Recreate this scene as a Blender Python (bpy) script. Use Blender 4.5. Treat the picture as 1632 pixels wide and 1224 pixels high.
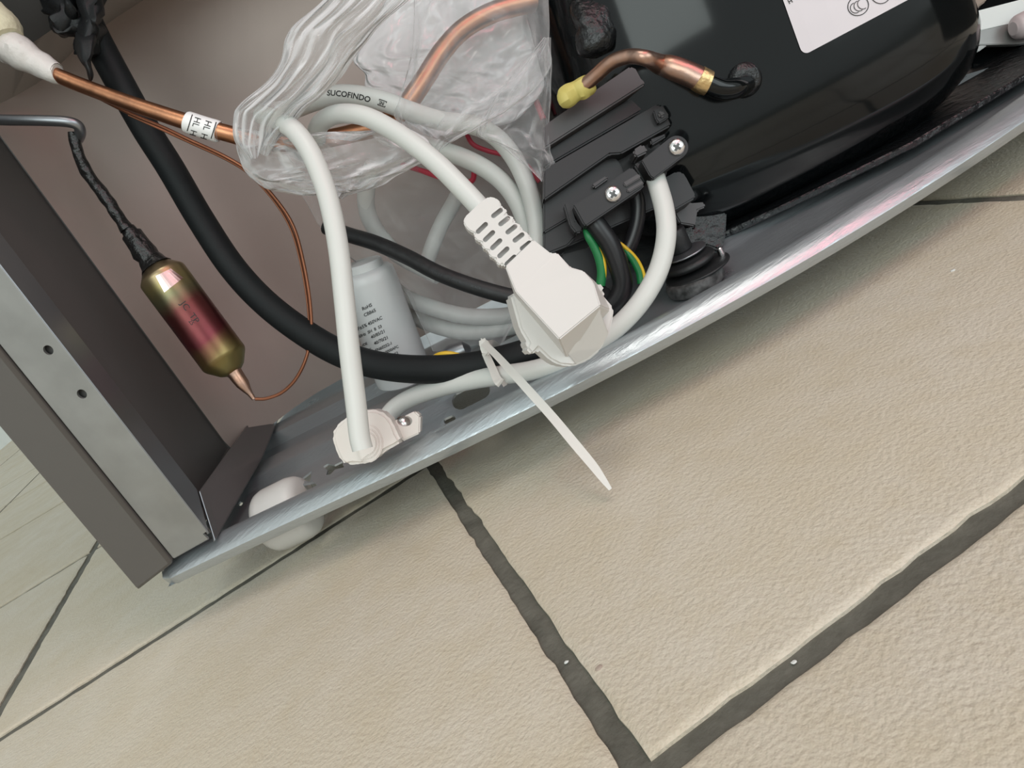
import bpy, bmesh, math, random
import numpy as np
from math import radians, pi, sin, cos, sqrt
from mathutils import Vector, Matrix, noise
from mathutils.bvhtree import BVHTree

for o in list(bpy.data.objects): bpy.data.objects.remove(o)
SC = bpy.context.scene
COL = SC.collection

# ------------------------------------------------------------------ camera
yaw, pitch, roll = 0.16686835, 0.31958996, -0.51295279
FPX = 1180.7; H = 0.125
ca, sa, cb, sb, cc, sc_ = cos(yaw), sin(yaw), cos(pitch), sin(pitch), cos(roll), sin(roll)
W = Vector((sa*cb, ca*cb, -sb)); R0 = Vector((ca, -sa, 0)); U0 = R0.cross(W)
R = cc*R0 + sc_*U0; U = -sc_*R0 + cc*U0
EYE = Vector((0, 0, H))
cam_d = bpy.data.cameras.new('camera'); cam = bpy.data.objects.new('camera', cam_d); COL.objects.link(cam)
cam_d.sensor_fit = 'HORIZONTAL'; cam_d.sensor_width = 36; cam_d.lens = FPX/1632*36
cam_d.clip_start = 0.005; cam_d.clip_end = 50
m = Matrix((R, U, -W)).transposed().to_4x4(); m.translation = EYE
cam.matrix_world = m
SC.camera = cam

# ------------------------------------------------------------------ world, lamps, exposure
world = bpy.data.worlds.new('room_light'); SC.world = world; world.use_nodes = True
bg = world.node_tree.nodes['Background']
bg.inputs[0].default_value = (0.86, 0.93, 0.92, 1); bg.inputs[1].default_value = 0.86
def area(name, loc, target, size, power, color, sizey=None):
    l = bpy.data.lights.new(name, 'AREA'); l.energy = power; l.color = color
    l.shape = 'RECTANGLE'; l.size = size; l.size_y = sizey or size
    o = bpy.data.objects.new(name, l); COL.objects.link(o); o.location = loc
    o.rotation_euler = (Vector(target)-Vector(loc)).to_track_quat('-Z', 'Y').to_euler()
    return o
area('window_light', (-0.7, -1.3, 1.0), (0.1, 0.3, 0.05), 1.2, 12, (0.90, 1.0, 0.97), 0.9)
area('ceiling_light', (0.45, -0.3, 1.9), (0.15, 0.2, 0.0), 0.7, 7, (1.0, 0.93, 0.84))
area('added_pink_light', (0.60, -0.38, 0.95), (0.22, 0.22, 0.03), 0.70, 1.9, (1.0, 0.20, 0.28), 0.06)  # added lamp, stands in for a red shirt mirrored in the rail lip
area('second_window_light', (1.15, -1.75, 0.75), (0.2, 0.25, 0.05), 1.5, 12, (0.86, 0.97, 1.0), 1.0)
SC.view_settings.view_transform = 'Standard'; SC.view_settings.look = 'None'
SC.view_settings.exposure = -0.02; SC.view_settings.gamma = 1.0
SC.view_settings.use_curve_mapping = False

# ------------------------------------------------------------------ placing helpers (fridge frame: X along the back, Y into the compartment)
th = radians(-20)
EX = Vector((cos(th), sin(th), 0)); EY = Vector((-sin(th), cos(th), 0)); EZ = Vector((0, 0, 1))
O = Vector((-.116, .313, 0))
def ray(x, y): return R*((x-816)/FPX) - U*((y-612)/FPX) + W
def P(x, y, d): return EYE + ray(x, y)*d
def ZP(x, y, z): r = ray(x, y); return EYE + r*((z-H)/r.z)
def YP(x, y, Y): r = ray(x, y); return EYE + r*(((O-EYE).dot(EY)+Y)/r.dot(EY))
def XP(x, y, X): r = ray(x, y); return EYE + r*(((O-EYE).dot(EX)+X)/r.dot(EX))
def FR(X, Y, Z): return O + EX*X + EY*Y + EZ*Z
def depth(p): return (p-EYE).dot(W)

# ------------------------------------------------------------------ materials
def mat(name, col, rough=.5, metal=0, spec=.5, bump=None, mottle=None, coat=0, trans=0, emit=None, rvar=None):
    """bump=(scale,strength,distance_m), mottle=(scale,(r,g,b) second colour,amount)"""
    M = bpy.data.materials.new(name); M.use_nodes = True
    N = M.node_tree.nodes; L = M.node_tree.links; b = N['Principled BSDF']
    b.inputs['Base Color'].default_value = (*col, 1); b.inputs['Roughness'].default_value = rough
    b.inputs['Metallic'].default_value = metal; b.inputs['Specular IOR Level'].default_value = spec
    b.inputs['Coat Weight'].default_value = coat; b.inputs['Coat Roughness'].default_value = .06
    b.inputs['Transmission Weight'].default_value = trans
    g = N.new('ShaderNodeNewGeometry')
    if mottle:
        n = N.new('ShaderNodeTexNoise'); n.inputs['Scale'].default_value = mottle[0]; n.inputs['Detail'].default_value = 6
        L.new(g.outputs['Position'], n.inputs['Vector'])
        r = N.new('ShaderNodeMapRange'); r.inputs[1].default_value = .35; r.inputs[2].default_value = .68; r.inputs[4].default_value = mottle[2]
        L.new(n.outputs['Fac'], r.inputs[0])
        mx = N.new('ShaderNodeMix'); mx.data_type = 'RGBA'
        mx.inputs['A'].default_value = (*col, 1); mx.inputs['B'].default_value = (*mottle[1], 1)
        L.new(r.outputs[0], mx.inputs['Factor']); L.new(mx.outputs['Result'], b.inputs['Base Color'])
    if rvar:
        n = N.new('ShaderNodeTexNoise'); n.inputs['Scale'].default_value = rvar[0]; n.inputs['Detail'].default_value = 4
        L.new(g.outputs['Position'], n.inputs['Vector'])
        r = N.new('ShaderNodeMapRange'); r.inputs[1].default_value = .3; r.inputs[2].default_value = .7
        r.inputs[3].default_value = rvar[1]; r.inputs[4].default_value = rvar[2]
        L.new(n.outputs['Fac'], r.inputs[0]); L.new(r.outputs[0], b.inputs['Roughness'])
    if bump:
        n = N.new('ShaderNodeTexNoise'); n.inputs['Scale'].default_value = bump[0]; n.inputs['Detail'].default_value = 5
        L.new(g.outputs['Position'], n.inputs['Vector'])
        bp = N.new('ShaderNodeBump'); bp.inputs['Strength'].default_value = bump[1]; bp.inputs['Distance'].default_value = bump[2]
        L.new(n.outputs['Fac'], bp.inputs['Height']); L.new(bp.outputs['Normal'], b.inputs['Normal'])
    return M

def tile_mat():
    M = mat('glazed_tile', (.60, .535, .42), .42, spec=.4)
    N = M.node_tree.nodes; L = M.node_tree.links; b = N['Principled BSDF']
    g = N.new('ShaderNodeNewGeometry'); oi = N.new('ShaderNodeObjectInfo')
    def nz(scale, detail=5, rough=.55):
        n = N.new('ShaderNodeTexNoise'); n.inputs['Scale'].default_value = scale; n.inputs['Detail'].default_value = detail
        n.inputs['Roughness'].default_value = rough; L.new(g.outputs['Position'], n.inputs['Vector']); return n
    def rng(sock, a, b_, c, d):
        r = N.new('ShaderNodeMapRange'); r.inputs[1].default_value = a; r.inputs[2].default_value = b_
        r.inputs[3].default_value = c; r.inputs[4].default_value = d; L.new(sock, r.inputs[0]); return r.outputs[0]
    def mix(fac, A, B):
        x = N.new('ShaderNodeMix'); x.data_type = 'RGBA'; L.new(fac, x.inputs['Factor'])
        for s, v in (('A', A), ('B', B)):
            if isinstance(v, tuple): x.inputs[s].default_value = (*v, 1)
            else: L.new(v, x.inputs[s])
        return x.outputs['Result']
    big = mix(rng(nz(14, 3).outputs['Fac'], .38, .62, 0, 1), (.57, .515, .425), (.54, .475, .365))
    med = mix(rng(nz(70, 6, .7).outputs['Fac'], .45, .75, 0, .55), big, (.49, .41, .28))
    fine = mix(rng(nz(900, 2).outputs['Fac'], .5, .72, 0, .32), med, (.43, .36, .26))
    tone = mix(rng(oi.outputs['Random'], 0, 1, 0, .16), fine, (.62, .59, .5))
    L.new(tone, b.inputs['Base Color'])
    L.new(rng(nz(60).outputs['Fac'], .3, .7, .34, .55), b.inputs['Roughness'])
    bp = N.new('ShaderNodeBump'); bp.inputs['Strength'].default_value = .6; bp.inputs['Distance'].default_value = .0008
    L.new(nz(620, 2).outputs['Fac'], bp.inputs['Height'])
    bp2 = N.new('ShaderNodeBump'); bp2.inputs['Strength'].default_value = .07; bp2.inputs['Distance'].default_value = .004
    L.new(nz(60, 2).outputs['Fac'], bp2.inputs['Height']); L.new(bp.outputs['Normal'], bp2.inputs['Normal'])
    L.new(bp2.outputs['Normal'], b.inputs['Normal'])
    return M

def galv_mat(name, col, r0, r1, streak=0.35):
    M = mat(name, col, .3, metal=.72, rvar=(35, r0, r1))
    N = M.node_tree.nodes; L = M.node_tree.links; b = N['Principled BSDF']
    g = N.new('ShaderNodeNewGeometry')
    mp = N.new('ShaderNodeMapping'); mp.vector_type = 'POINT'; mp.inputs['Rotation'].default_value = (0, 0, radians(18))
    mp.inputs['Scale'].default_value = (120, 700, 700)
    L.new(g.outputs['Position'], mp.inputs['Vector'])
    n = N.new('ShaderNodeTexNoise'); n.inputs['Scale'].default_value = 1; n.inputs['Detail'].default_value = 4
    L.new(mp.outputs['Vector'], n.inputs['Vector'])
    bp = N.new('ShaderNodeBump'); bp.inputs['Strength'].default_value = streak; bp.inputs['Distance'].default_value = .0006
    L.new(n.outputs['Fac'], bp.inputs['Height']); L.new(bp.outputs['Normal'], b.inputs['Normal'])
    return M

def drier_mat():
    """heat tint: straw, olive and crimson bands burnt in along the capsule"""
    M = mat('heat_tinted_copper', (.3, .25, .14), .3, metal=.85, rvar=(60, .25, .42))
    N = M.node_tree.nodes; L = M.node_tree.links; b = N['Principled BSDF']; g = N.new('ShaderNodeNewGeometry')
    A0 = P(203, 364, .3155); A1 = P(405, 636, .3220); ax = (A1-A0)
    mp = N.new('ShaderNodeVectorMath'); mp.operation = 'SUBTRACT'; mp.inputs[1].default_value = A0; L.new(g.outputs['Position'], mp.inputs[0])
    d = N.new('ShaderNodeVectorMath'); d.operation = 'DOT_PRODUCT'; d.inputs[1].default_value = ax/ax.length_squared; L.new(mp.outputs[0], d.inputs[0])
    side = N.new('ShaderNodeVectorMath'); side.operation = 'DOT_PRODUCT'; side.inputs[1].default_value = (-R*.8-U*.6)*8.0; L.new(mp.outputs[0], side.inputs[0])
    nz = N.new('ShaderNodeTexNoise'); nz.inputs['Scale'].default_value = 70; nz.inputs['Detail'].default_value = 6; L.new(g.outputs['Position'], nz.inputs['Vector'])
    m1 = N.new('ShaderNodeMath'); m1.operation = 'MULTIPLY_ADD'; m1.inputs[1].default_value = .16; L.new(nz.outputs['Fac'], m1.inputs[0]); L.new(d.outputs['Value'], m1.inputs[2])
    cr = N.new('ShaderNodeValToRGB'); e = cr.color_ramp.elements
    for p, c in ((1, (.3, .22, .1)), (.0, (.02, .015, .01)), (.30, (.05, .035, .02)), (.335, (.52, .40, .24)), (.40, (.46, .38, .17)), (.48, (.25, .23, .13)), (.56, (.20, .06, .055)), (.72, (.22, .05, .06)), (.80, (.28, .17, .08)), (.87, (.40, .33, .13))):
        if p == 0: e[0].position = 0; e[0].color = (*c, 1)
        elif p == 1: e[-1].position = 1; e[-1].color = (*c, 1)
        else: x = e.new(p); x.color = (*c, 1)
    L.new(m1.outputs[0], cr.inputs[0])
    dk = N.new('ShaderNodeMix'); dk.data_type = 'RGBA'; dk.blend_type = 'MULTIPLY'; dk.inputs['Factor'].default_value = 1; dk.inputs['B'].default_value = (.66, .66, .66, 1)
    L.new(cr.outputs[0], dk.inputs['A']); L.new(dk.outputs['Result'], b.inputs['Base Color'])
    return M

def film_mat(name, base, crease, su, sv, tint=.97, haze=(.86, .86, .87), power=2.0):
    """clear film: see-through face on, whiter where it is steep or creased; folds run along the uv length"""
    M = bpy.data.materials.new(name); M.use_nodes = True
    N = M.node_tree.nodes; L = M.node_tree.links; b = N['Principled BSDF']; out = N['Material Output']
    b.inputs['Base Color'].default_value = (*haze, 1); b.inputs['Roughness'].default_value = .13
    b.inputs['Specular IOR Level'].default_value = 1.0
    t = N.new('ShaderNodeBsdfTransparent'); t.inputs[0].default_value = (tint, tint, tint, 1)
    uv = N.new('ShaderNodeUVMap'); mp = N.new('ShaderNodeMapping'); mp.inputs['Scale'].default_value = (su, sv, 1)
    L.new(uv.outputs[0], mp.inputs[0])
    n = N.new('ShaderNodeTexNoise'); n.noise_type = 'RIDGED_MULTIFRACTAL'; n.inputs['Scale'].default_value = 1
    n.inputs['Detail'].default_value = 3; n.inputs['Roughness'].default_value = .55; n.inputs['Distortion'].default_value = 1.0
    L.new(mp.outputs[0], n.inputs['Vector'])
    bp = N.new('ShaderNodeBump'); bp.inputs['Strength'].default_value = 1; bp.inputs['Distance'].default_value = .0035
    L.new(n.outputs['Fac'], bp.inputs['Height']); L.new(bp.outputs['Normal'], b.inputs['Normal'])
    lw = N.new('ShaderNodeLayerWeight'); lw.inputs[0].default_value = .5; L.new(bp.outputs['Normal'], lw.inputs['Normal'])
    pw = N.new('ShaderNodeMath'); pw.operation = 'POWER'; pw.inputs[1].default_value = power; L.new(lw.outputs['Facing'], pw.inputs[0])
    ad = N.new('ShaderNodeMath'); ad.operation = 'MULTIPLY_ADD'; ad.inputs[1].default_value = crease; ad.inputs[2].default_value = base
    L.new(pw.outputs[0], ad.inputs[0]); ad.use_clamp = True
    mx = N.new('ShaderNodeMixShader'); L.new(ad.outputs[0], mx.inputs[0]); L.new(t.outputs[0], mx.inputs[1]); L.new(b.outputs[0], mx.inputs[2])
    L.new(mx.outputs[0], out.inputs['Surface'])
    return M

M = dict(
    tile=tile_mat(),
    grout=mat('dark_grout', (.085, .082, .066), .75, bump=(500, .5, .001), mottle=(90, (.15, .145, .12), .8)),
    wall=mat('white_wall', (.82, .86, .84), .7),
    galv=galv_mat('galvanised_steel', (.47, .51, .535), .27, .42),
    flange=mat('dull_zinc', (.30, .30, .29), .42, metal=.75, mottle=(60, (.37, .37, .36), .8), rvar=(50, .38, .55)),
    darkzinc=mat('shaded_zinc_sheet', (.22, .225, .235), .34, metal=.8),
    paint=mat('grey_paint', (.098, .09, .083), .42, bump=(900, .12, .0004)),
    inner=mat('inner_side_paint', (.08, .076, .073), .5),
    liner=mat('pinkish_brown_liner', (.47, .385, .345), .5, mottle=(8, (.37, .295, .265), .8), spec=.35),
    linertop=mat('greige_liner', (.37, .335, .30), .6),
    black=mat('black_gloss_enamel', (.003, .004, .0045), .10, spec=.32, coat=.08),
    blackrough=mat('black_rough_coating', (.008, .009, .01), .28, bump=(220, .7, .0025)),
    plastic=mat('charcoal_plastic', (.021, .0195, .021), .36, spec=.4),
    plasticlight=mat('light_charcoal_plastic', (.06, .053, .055), .38),  # lighter charcoal for the raised ridge, ribs, lug and bracket leg
    rubber=mat('black_rubber', (.012, .013, .014), .5, bump=(300, .4, .0008)),
    rubberdust=mat('dusty_black_rubber', (.02, .02, .02), .6, mottle=(260, (.16, .16, .16), .7)),
    foamhose=mat('black_foam_hose', (.006, .008, .009), .62, spec=.3, bump=(1200, .2, .0003)),
    wire=mat('black_wire_sheath', (.012, .012, .014), .35),
    cloth=mat('black_cloth_tape', (.006, .007, .008), .5, spec=.35, bump=(1200, .2, .0005)),
    white=mat('white_cord_sheath', (.62, .63, .605), .38, spec=.4),
    whiteplug=mat('white_plug_plastic', (.63, .605, .585), .38, spec=.4),
    cream=mat('cream_grip_plastic', (.68, .63, .59), .42),
    roller=mat('white_nylon', (.62, .61, .585), .4),
    nylon=mat('natural_nylon', (.80, .77, .73), .35, trans=.25),
    copper=mat('copper', (.58, .27, .145), .36, metal=1, mottle=(45, (.30, .15, .09), .85), bump=(160, .25, .0008)),
    coppertarn=mat('tarnished_copper', (.50, .27, .18), .34, metal=1, mottle=(90, (.40, .30, .26), .9), bump=(200, .3, .0008)),
    capill=mat('dark_copper', (.25, .10, .055), .36, metal=.85),
    brass=mat('brazed_brass', (.70, .50, .25), .35, metal=1, bump=(500, .6, .0008)),
    steelpipe=mat('grey_steel_pipe', (.28, .29, .31), .35, metal=.9),
    heat=mat('heat_blackened', (.010, .010, .010), .3, bump=(260, .9, .0018)),
    drier=drier_mat(),
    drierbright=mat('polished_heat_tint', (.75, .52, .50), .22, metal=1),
    foam=mat('cream_foam', (.70, .66, .48), .8, bump=(200, .5, .002)),
    sleeve=mat('milky_sleeve', (.72, .69, .66), .4, bump=(150, .5, .002)),
    label=mat('white_label', (.66, .62, .65), .4),
    labelw=mat('white_sleeve_label', (.86, .86, .86), .4),
    ink=mat('black_ink', (.010, .010, .010), .6),
    inkgrey=mat('grey_ink', (.03, .03, .03), .6),
    inkfaint=mat('faint_ink', (.045, .05, .055), .5),
    can=mat('white_capacitor_plastic', (.60, .61, .61), .38),
    green=mat('green_insulation', (.015, .20, .06), .38), yellow=mat('yellow_insulation', (.80, .52, .03), .38),
    yellowcap=mat('yellow_vinyl', (.54, .46, .13), .5),
    chrome=mat('zinc_plated_screw', (.72, .70, .70), .22, metal=1, bump=(400, .2, .0005)),
    recess=mat('screw_recess', (.10, .10, .10), .4, metal=.6),
    red=mat('red_insulation', (.45, .03, .06), .4),
    skin=mat('pale_pink_plastic', (.62, .52, .52), .45),
    film=film_mat('clear_film', .13, 1.25, 3, 15, power=1.5), filmcrump=film_mat('crumpled_clear_film', .10, 1.3, 7, 11, power=1.6), filmlight=film_mat('thin_clear_film', .07, .9, 4, 8), filmfrost=film_mat('frosted_film', .48, .8, 9, 12),
    cardboard=mat('brown_board', (.36, .29, .24), .7),
)

# ------------------------------------------------------------------ object helpers
def link(name, me, m_=None, parent=None, label=None, smooth=True, ang=35):
    if m_: me.materials.append(M[m_] if isinstance(m_, str) else m_)
    if smooth:
        me.polygons.foreach_set('use_smooth', [True]*len(me.polygons)); me.set_sharp_from_angle(angle=radians(ang))
    o = bpy.data.objects.new(name, me); COL.objects.link(o)
    if parent:
        o.parent = parent; o.matrix_parent_inverse = Matrix.Translation(-parent_world(parent))
    if label: o['label'] = label
    return o
def parent_world(p):
    # meshes are modelled in place (origin at the world origin), only the Empties sit at their thing's base
    return p.location.copy() if p.type == 'EMPTY' else Vector((0, 0, 0))
def thing(name, label, cat, loc, group=None):
    o = bpy.data.objects.new(name, None); COL.objects.link(o); o.location = loc; o.empty_display_size = .01
    o['label'] = label; o['category'] = cat
    if group: o['group'] = group
    return o
def tag(o, label, cat, group=None):
    o['label'] = label; o['category'] = cat
    if group: o['group'] = group
    return o
def mk(verts, faces):
    me = bpy.data.meshes.new('m'); me.from_pydata([tuple(v) for v in verts], [], faces); me.update(); return me
def fixn(me):
    bm = bmesh.new(); bm.from_mesh(me); bmesh.ops.recalc_face_normals(bm, faces=bm.faces); bm.to_mesh(me); bm.free(); return me
def spline(pts, n=8):
    """Catmull-Rom through rows of numbers"""
    A = [np.array(p, float) for p in pts]; A = [2*A[0]-A[1]] + A + [2*A[-1]-A[-2]]; out = []
    for i in range(1, len(A)-2):
        p0, p1, p2, p3 = A[i-1:i+3]
        for k in range(n):
            t = k/n
            out.append(.5*((2*p1)+(-p0+p2)*t+(2*p0-5*p1+4*p2-p3)*t*t+(-p0+3*p1-3*p2+p3)*t**3))
    out.append(A[-2]); return out
def tube_mesh(C3, rad, seg=16, lump=0, flat=None):
    n = len(C3); C3 = [Vector(c[:3]) for c in C3]; V = []; Fc = []
    t0 = (C3[1]-C3[0]).normalized(); up = W.cross(t0)
    if up.length < .1: up = U.copy()
    up.normalize()
    for i in range(n):
        t = (C3[min(i+1, n-1)]-C3[max(i-1, 0)]).normalized()
        up = (up - t*up.dot(t)).normalized(); sd = t.cross(up)
        r = rad[i] if hasattr(rad, '__len__') else rad
        for k in range(seg):
            a = 2*pi*k/seg; q = up*cos(a)+sd*sin(a)
            rr = r*(1+(lump*noise.noise((C3[i]+q*r)*220) if lump else 0))
            V.append(C3[i]+q*rr)
    for i in range(n-1):
        for k in range(seg):
            a = i*seg+k; b = i*seg+(k+1) % seg; Fc.append((a, b, b+seg, a+seg))
    Fc.append(tuple(range(seg-1, -1, -1))); Fc.append(tuple((n-1)*seg+k for k in range(seg)))
    return fixn(mk(V, Fc))
def tube(name, pts, rpx, m_, parent=None, label=None, n=8, seg=16, lump=0):
    """pts rows: image x, y, distance [, radius m]; rpx default radius in metres"""
    rows = [tuple(p)+((rpx,) if len(p) == 3 else ()) for p in pts]
    S = spline([(*P(r[0], r[1], r[2]), r[3]) for r in rows], n)
    return link(name, tube_mesh(S, [s[3] for s in S], seg, lump), m_, parent, label)
def prism(front, back, bevel=.0006, seg=2):
    """closed solid between two matching outlines"""
    n = len(front); bm = bmesh.new()
    f = [bm.verts.new(v) for v in front]; b = [bm.verts.new(v) for v in back]
    bm.faces.new(f); bm.faces.new(b[::-1])
    for i in range(n): bm.faces.new((f[i], b[i], b[(i+1) % n], f[(i+1) % n]))
    bmesh.ops.recalc_face_normals(bm, faces=bm.faces)
    if bevel:
        try: bmesh.ops.bevel(bm, geom=list(bm.edges), offset=bevel, segments=seg, affect='EDGES', clamp_overlap=True)
        except Exception: pass
    me = bpy.data.meshes.new('m'); bm.to_mesh(me); bm.free(); return me
def slab(name, px, d, thick, m_, parent=None, label=None, bevel=.0006, dirv=None, seg=2):
    """plate whose front outline lies at the given distances and which goes back by `thick`"""
    dv = (dirv or W)*thick
    fr = [P(p[0], p[1], p[2] if len(p) > 2 else d) for p in px]
    return link(name, prism(fr, [v+dv for v in fr], bevel, seg), m_, parent, label)
def plate(name, pts3, off, m_, parent=None, label=None, bevel=.0003):
    return link(name, prism(pts3, [v+off for v in pts3], bevel, 1), m_, parent, label)
def lathe(name, base, axis, prof, m_, parent=None, label=None, seg=32, sx=1, ref=None, lump=0):
    """prof: (distance along axis, radius)"""
    axis = axis.normalized(); a = (ref or W).cross(axis).normalized(); b = axis.cross(a); V = []; Fc = []
    for (h, r) in prof:
        for k in range(seg):
            t = 2*pi*k/seg; q = a*cos(t)*sx+b*sin(t); p = base+axis*h+q*r
            if lump: p = p+q*lump*noise.noise(p*300)
            V.append(p)
    n = len(prof)
    for i in range(n-1):
        for k in range(seg): Fc.append((i*seg+k, i*seg+(k+1) % seg, (i+1)*seg+(k+1) % seg, (i+1)*seg+k))
    Fc.append(tuple(range(seg-1, -1, -1))); Fc.append(tuple((n-1)*seg+k for k in range(seg)))
    return link(name, fixn(mk(V, Fc)), m_, parent, label, ang=40)
def bvh(o):
    d = parent_world(o.parent) if o.parent else Vector(); me = o.data
    return BVHTree.FromPolygons([v.co.copy() for v in me.vertices], [tuple(p.vertices) for p in me.polygons])
def hit(tree, x, y):
    r = ray(x, y).normalized(); h = tree.ray_cast(EYE, r); return h
def drape(name, polys, tree, m_, parent, off=.0002, label=None):
    """flat outlines given in picture coordinates laid as thin skins on a surface"""
    V = []; Fc = []
    for vs, fs in polys:
        idx = {}
        for k, (x, y) in enumerate(vs):
            h = hit(tree, x, y)
            if h[0] is None: continue
            idx[k] = len(V); V.append(h[0]+(-h[1] if h[1].dot(ray(x, y)) > 0 else h[1])*off)
        Fc += [tuple(idx[i] for i in f) for f in fs if all(i in idx for i in f)]
    return link(name, mk(V, Fc), m_, parent, label, smooth=False) if Fc else None
def text2d(s, bold=False):
    cu = bpy.data.curves.new('t', 'FONT'); cu.body = s; cu.size = 1; cu.resolution_u = 3; cu.offset = .018 if bold else 0
    o = bpy.data.objects.new('t', cu); COL.objects.link(o)
    me = o.to_mesh(); vs = [(v.co.x, v.co.y) for v in me.vertices]; fs = [tuple(p.vertices) for p in me.polygons]
    o.to_mesh_clear(); bpy.data.objects.remove(o); bpy.data.curves.remove(cu)
    return vs, fs
def textpx(s, x, y, ux, uy, vx, vy, bold=False):
    """text with baseline start (x,y), unit advance (ux,uy) and unit height (vx,vy), all in picture units"""
    vs, fs = text2d(s, bold); return [(x+a*ux+b*vx, y+a*uy+b*vy) for a, b in vs], fs
def cut(o, cutters):
    """subtract the cutter meshes from o, for good"""
    for c in cutters:
        md = o.modifiers.new('b', 'BOOLEAN'); md.operation = 'DIFFERENCE'; md.object = c; md.solver = 'EXACT'
    dg = bpy.context.evaluated_depsgraph_get(); dg.update()
    me = bpy.data.meshes.new_from_object(o.evaluated_get(dg)); o.modifiers.clear(); o.data = me
    me.polygons.foreach_set('use_smooth', [True]*len(me.polygons)); me.set_sharp_from_angle(angle=radians(35))
    for c in cutters: bpy.data.objects.remove(c)
def capsule_px(x0, y0, x1, y1, r, n=6):
    a = math.atan2(y1-y0, x1-x0); o = []
    for k in range(n+1): t = a+pi/2+pi*k/n; o.append((x0+r*cos(t), y0+r*sin(t)))
    for k in range(n+1): t = a-pi/2+pi*k/n; o.append((x1+r*cos(t), y1+r*sin(t)))
    return o
rnd = random.Random(7)

# ================================================================== SETTING
fb = mk([(-4, -2, -.0015), (4, -2, -.0015), (4, 6, -.0015), (-4, 6, -.0015), (-4, -2, -.03), (4, -2, -.03), (4, 6, -.03), (-4, 6, -.03)],
        [(0, 1, 2, 3), (7, 6, 5, 4), (0, 4, 5, 1), (1, 5, 6, 2), (2, 6, 7, 3), (3, 7, 4, 0)])
floor = link('floor', fixn(fb), 'grout', smooth=False); floor['kind'] = 'structure'
xs = [-1.84*H-.2425*k for k in range(7, 0, -1)] + [-1.84*H, .03*H, 2.04*H] + [2.04*H+.2425*k for k in range(1, 5)]
ys = [.94*H-.2225*k for k in range(4, 0, -1)] + [.94*H, 2.72*H, 4.5*H, 6.65*H] + [6.65*H+.225*k for k in range(1, 8)]
GAP = .0031
def tile_mesh(w, l, seed, near):
    """rustic tile, straight-cut with a slightly ragged worn edge"""
    n = 46 if near else 6; a = w/2-GAP; b = l/2-GAP; out = []
    cs = [(-a, -b), (a, -b), (a, b), (-a, b)]
    for i in range(4):
        p, q = cs[i], cs[(i+1) % 4]
        for k in range(n):
            t = k/n; x = p[0]+(q[0]-p[0])*t; y = p[1]+(q[1]-p[1])*t
            j = noise.noise(Vector((x*95+seed*9.1, y*95, seed)))*.0004 + noise.noise(Vector((x*330+seed*3.1, y*330, seed)))*.0009 if near else 0
            if i in (0, 2): y += j
            else: x += j
            out.append((x, y))
    N_ = len(out); V = []
    for sc2, z in ((1, -.006), (1, -.0007), (1-.0022/w, -.00015), (1-.0055/w, 0)):
        V += [(x*sc2, y*sc2, z) for x, y in out]
    Fc = []
    for r_ in range(3):
        for k in range(N_): Fc.append((r_*N_+k, r_*N_+(k+1) % N_, (r_+1)*N_+(k+1) % N_, (r_+1)*N_+k))
    Fc.append(tuple(3*N_+k for k in range(N_))); Fc.append(tuple(range(N_-1, -1, -1)))
    me = fixn(mk(V, Fc)); me.materials.append(M['tile']); return me
for i in range(len(xs)-1):
    for j in range(len(ys)-1):
        w = xs[i+1]-xs[i]; l = ys[j+1]-ys[j]; cx = (xs[i]+xs[i+1])/2; cy = (ys[j]+ys[j+1])/2
        near = abs(cx) < .6 and -.3 < cy < 1
        me = tile_mesh(w, l, i*17+j, near)
        me.polygons.foreach_set('use_smooth', [True]*len(me.polygons)); me.set_sharp_from_angle(angle=radians(50))
        o = bpy.data.objects.new('tile', me); COL.objects.link(o); o.location = (cx, cy, rnd.uniform(-.0002, .0002)); o.parent = floor
# far wall at the left, where the tiles end
wl = (ZP(2, 716, 0), Vector((-.1, 1, 0)).normalized())
a = Vector((wl[0].x, wl[0].y, 0)) ; nrm = Vector((1, .08, 0)).normalized(); tg = Vector((-.08, 1, 0)).normalized()
wv = [a-tg*2.2-Vector((0, 0, .01)), a+tg*3-Vector((0, 0, .01))]
o = plate('wall_left', [wv[0], wv[1], wv[1]+EZ*2.2, wv[0]+EZ*2.2], -nrm*.1, 'wall', bevel=0); o['kind'] = 'structure'

# ================================================================== REFRIGERATOR CABINET
cab = thing('refrigerator_cabinet', 'grey refrigerator cabinet with open rear compressor bay, its corner post at the left', 'refrigerator', FR(0, .1, 0))
def fplate(name, pts, off, m_, label=None, bevel=.0003):
    return plate(name, [FR(*p) for p in pts], EX*off[0]+EY*off[1]+EZ*off[2], m_, cab, label, bevel)
fplate('side_panel_edge', [(-.0152, .0045, .0285), (.0062, .0045, .0325), (.0062, .0045, .62), (-.0152, .0045, .62)], (0, .004, 0), 'paint', 'dark grey painted outer edge of the side panel', .0012)
fplate('side_panel', [(-.0155, .006, .0285), (-.0155, .006, .9), (-.0155, .58, .9), (-.0155, .58, .0285)], (.0012, 0, 0), 'paint', 'dark grey painted side panel')
strip = plate('corner_post', [FR(.0068, .0062, .0335), FR(.026, .0062, .0345), FR(.0275, .0062, .037), FR(.0275, .0062, .62), FR(.0068, .0062, .62)], EY*.0012, 'flange', cab, 'galvanised corner strip with two drilled holes', .0005)
cuts = []
for (x, y) in ((77, 558), (130.5, 628)):
    c = YP(x, y, .0062); pr = [c+EX*cos(t)*.0019+EZ*sin(t)*.0019 for t in [2*pi*k/20 for k in range(20)]]
    cuts.append(link('c', prism([p-EY*.003 for p in pr], [p+EY*.006 for p in pr], 0)))
pr = [YP(x, y, .0062) for x, y in ((323, 851), (331, 846), (340, 857), (333, 861))]
cuts.append(link('c', prism([p-EY*.003 for p in pr], [p+EY*.006 for p in pr], 0)))
cut(strip, cuts)
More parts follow.
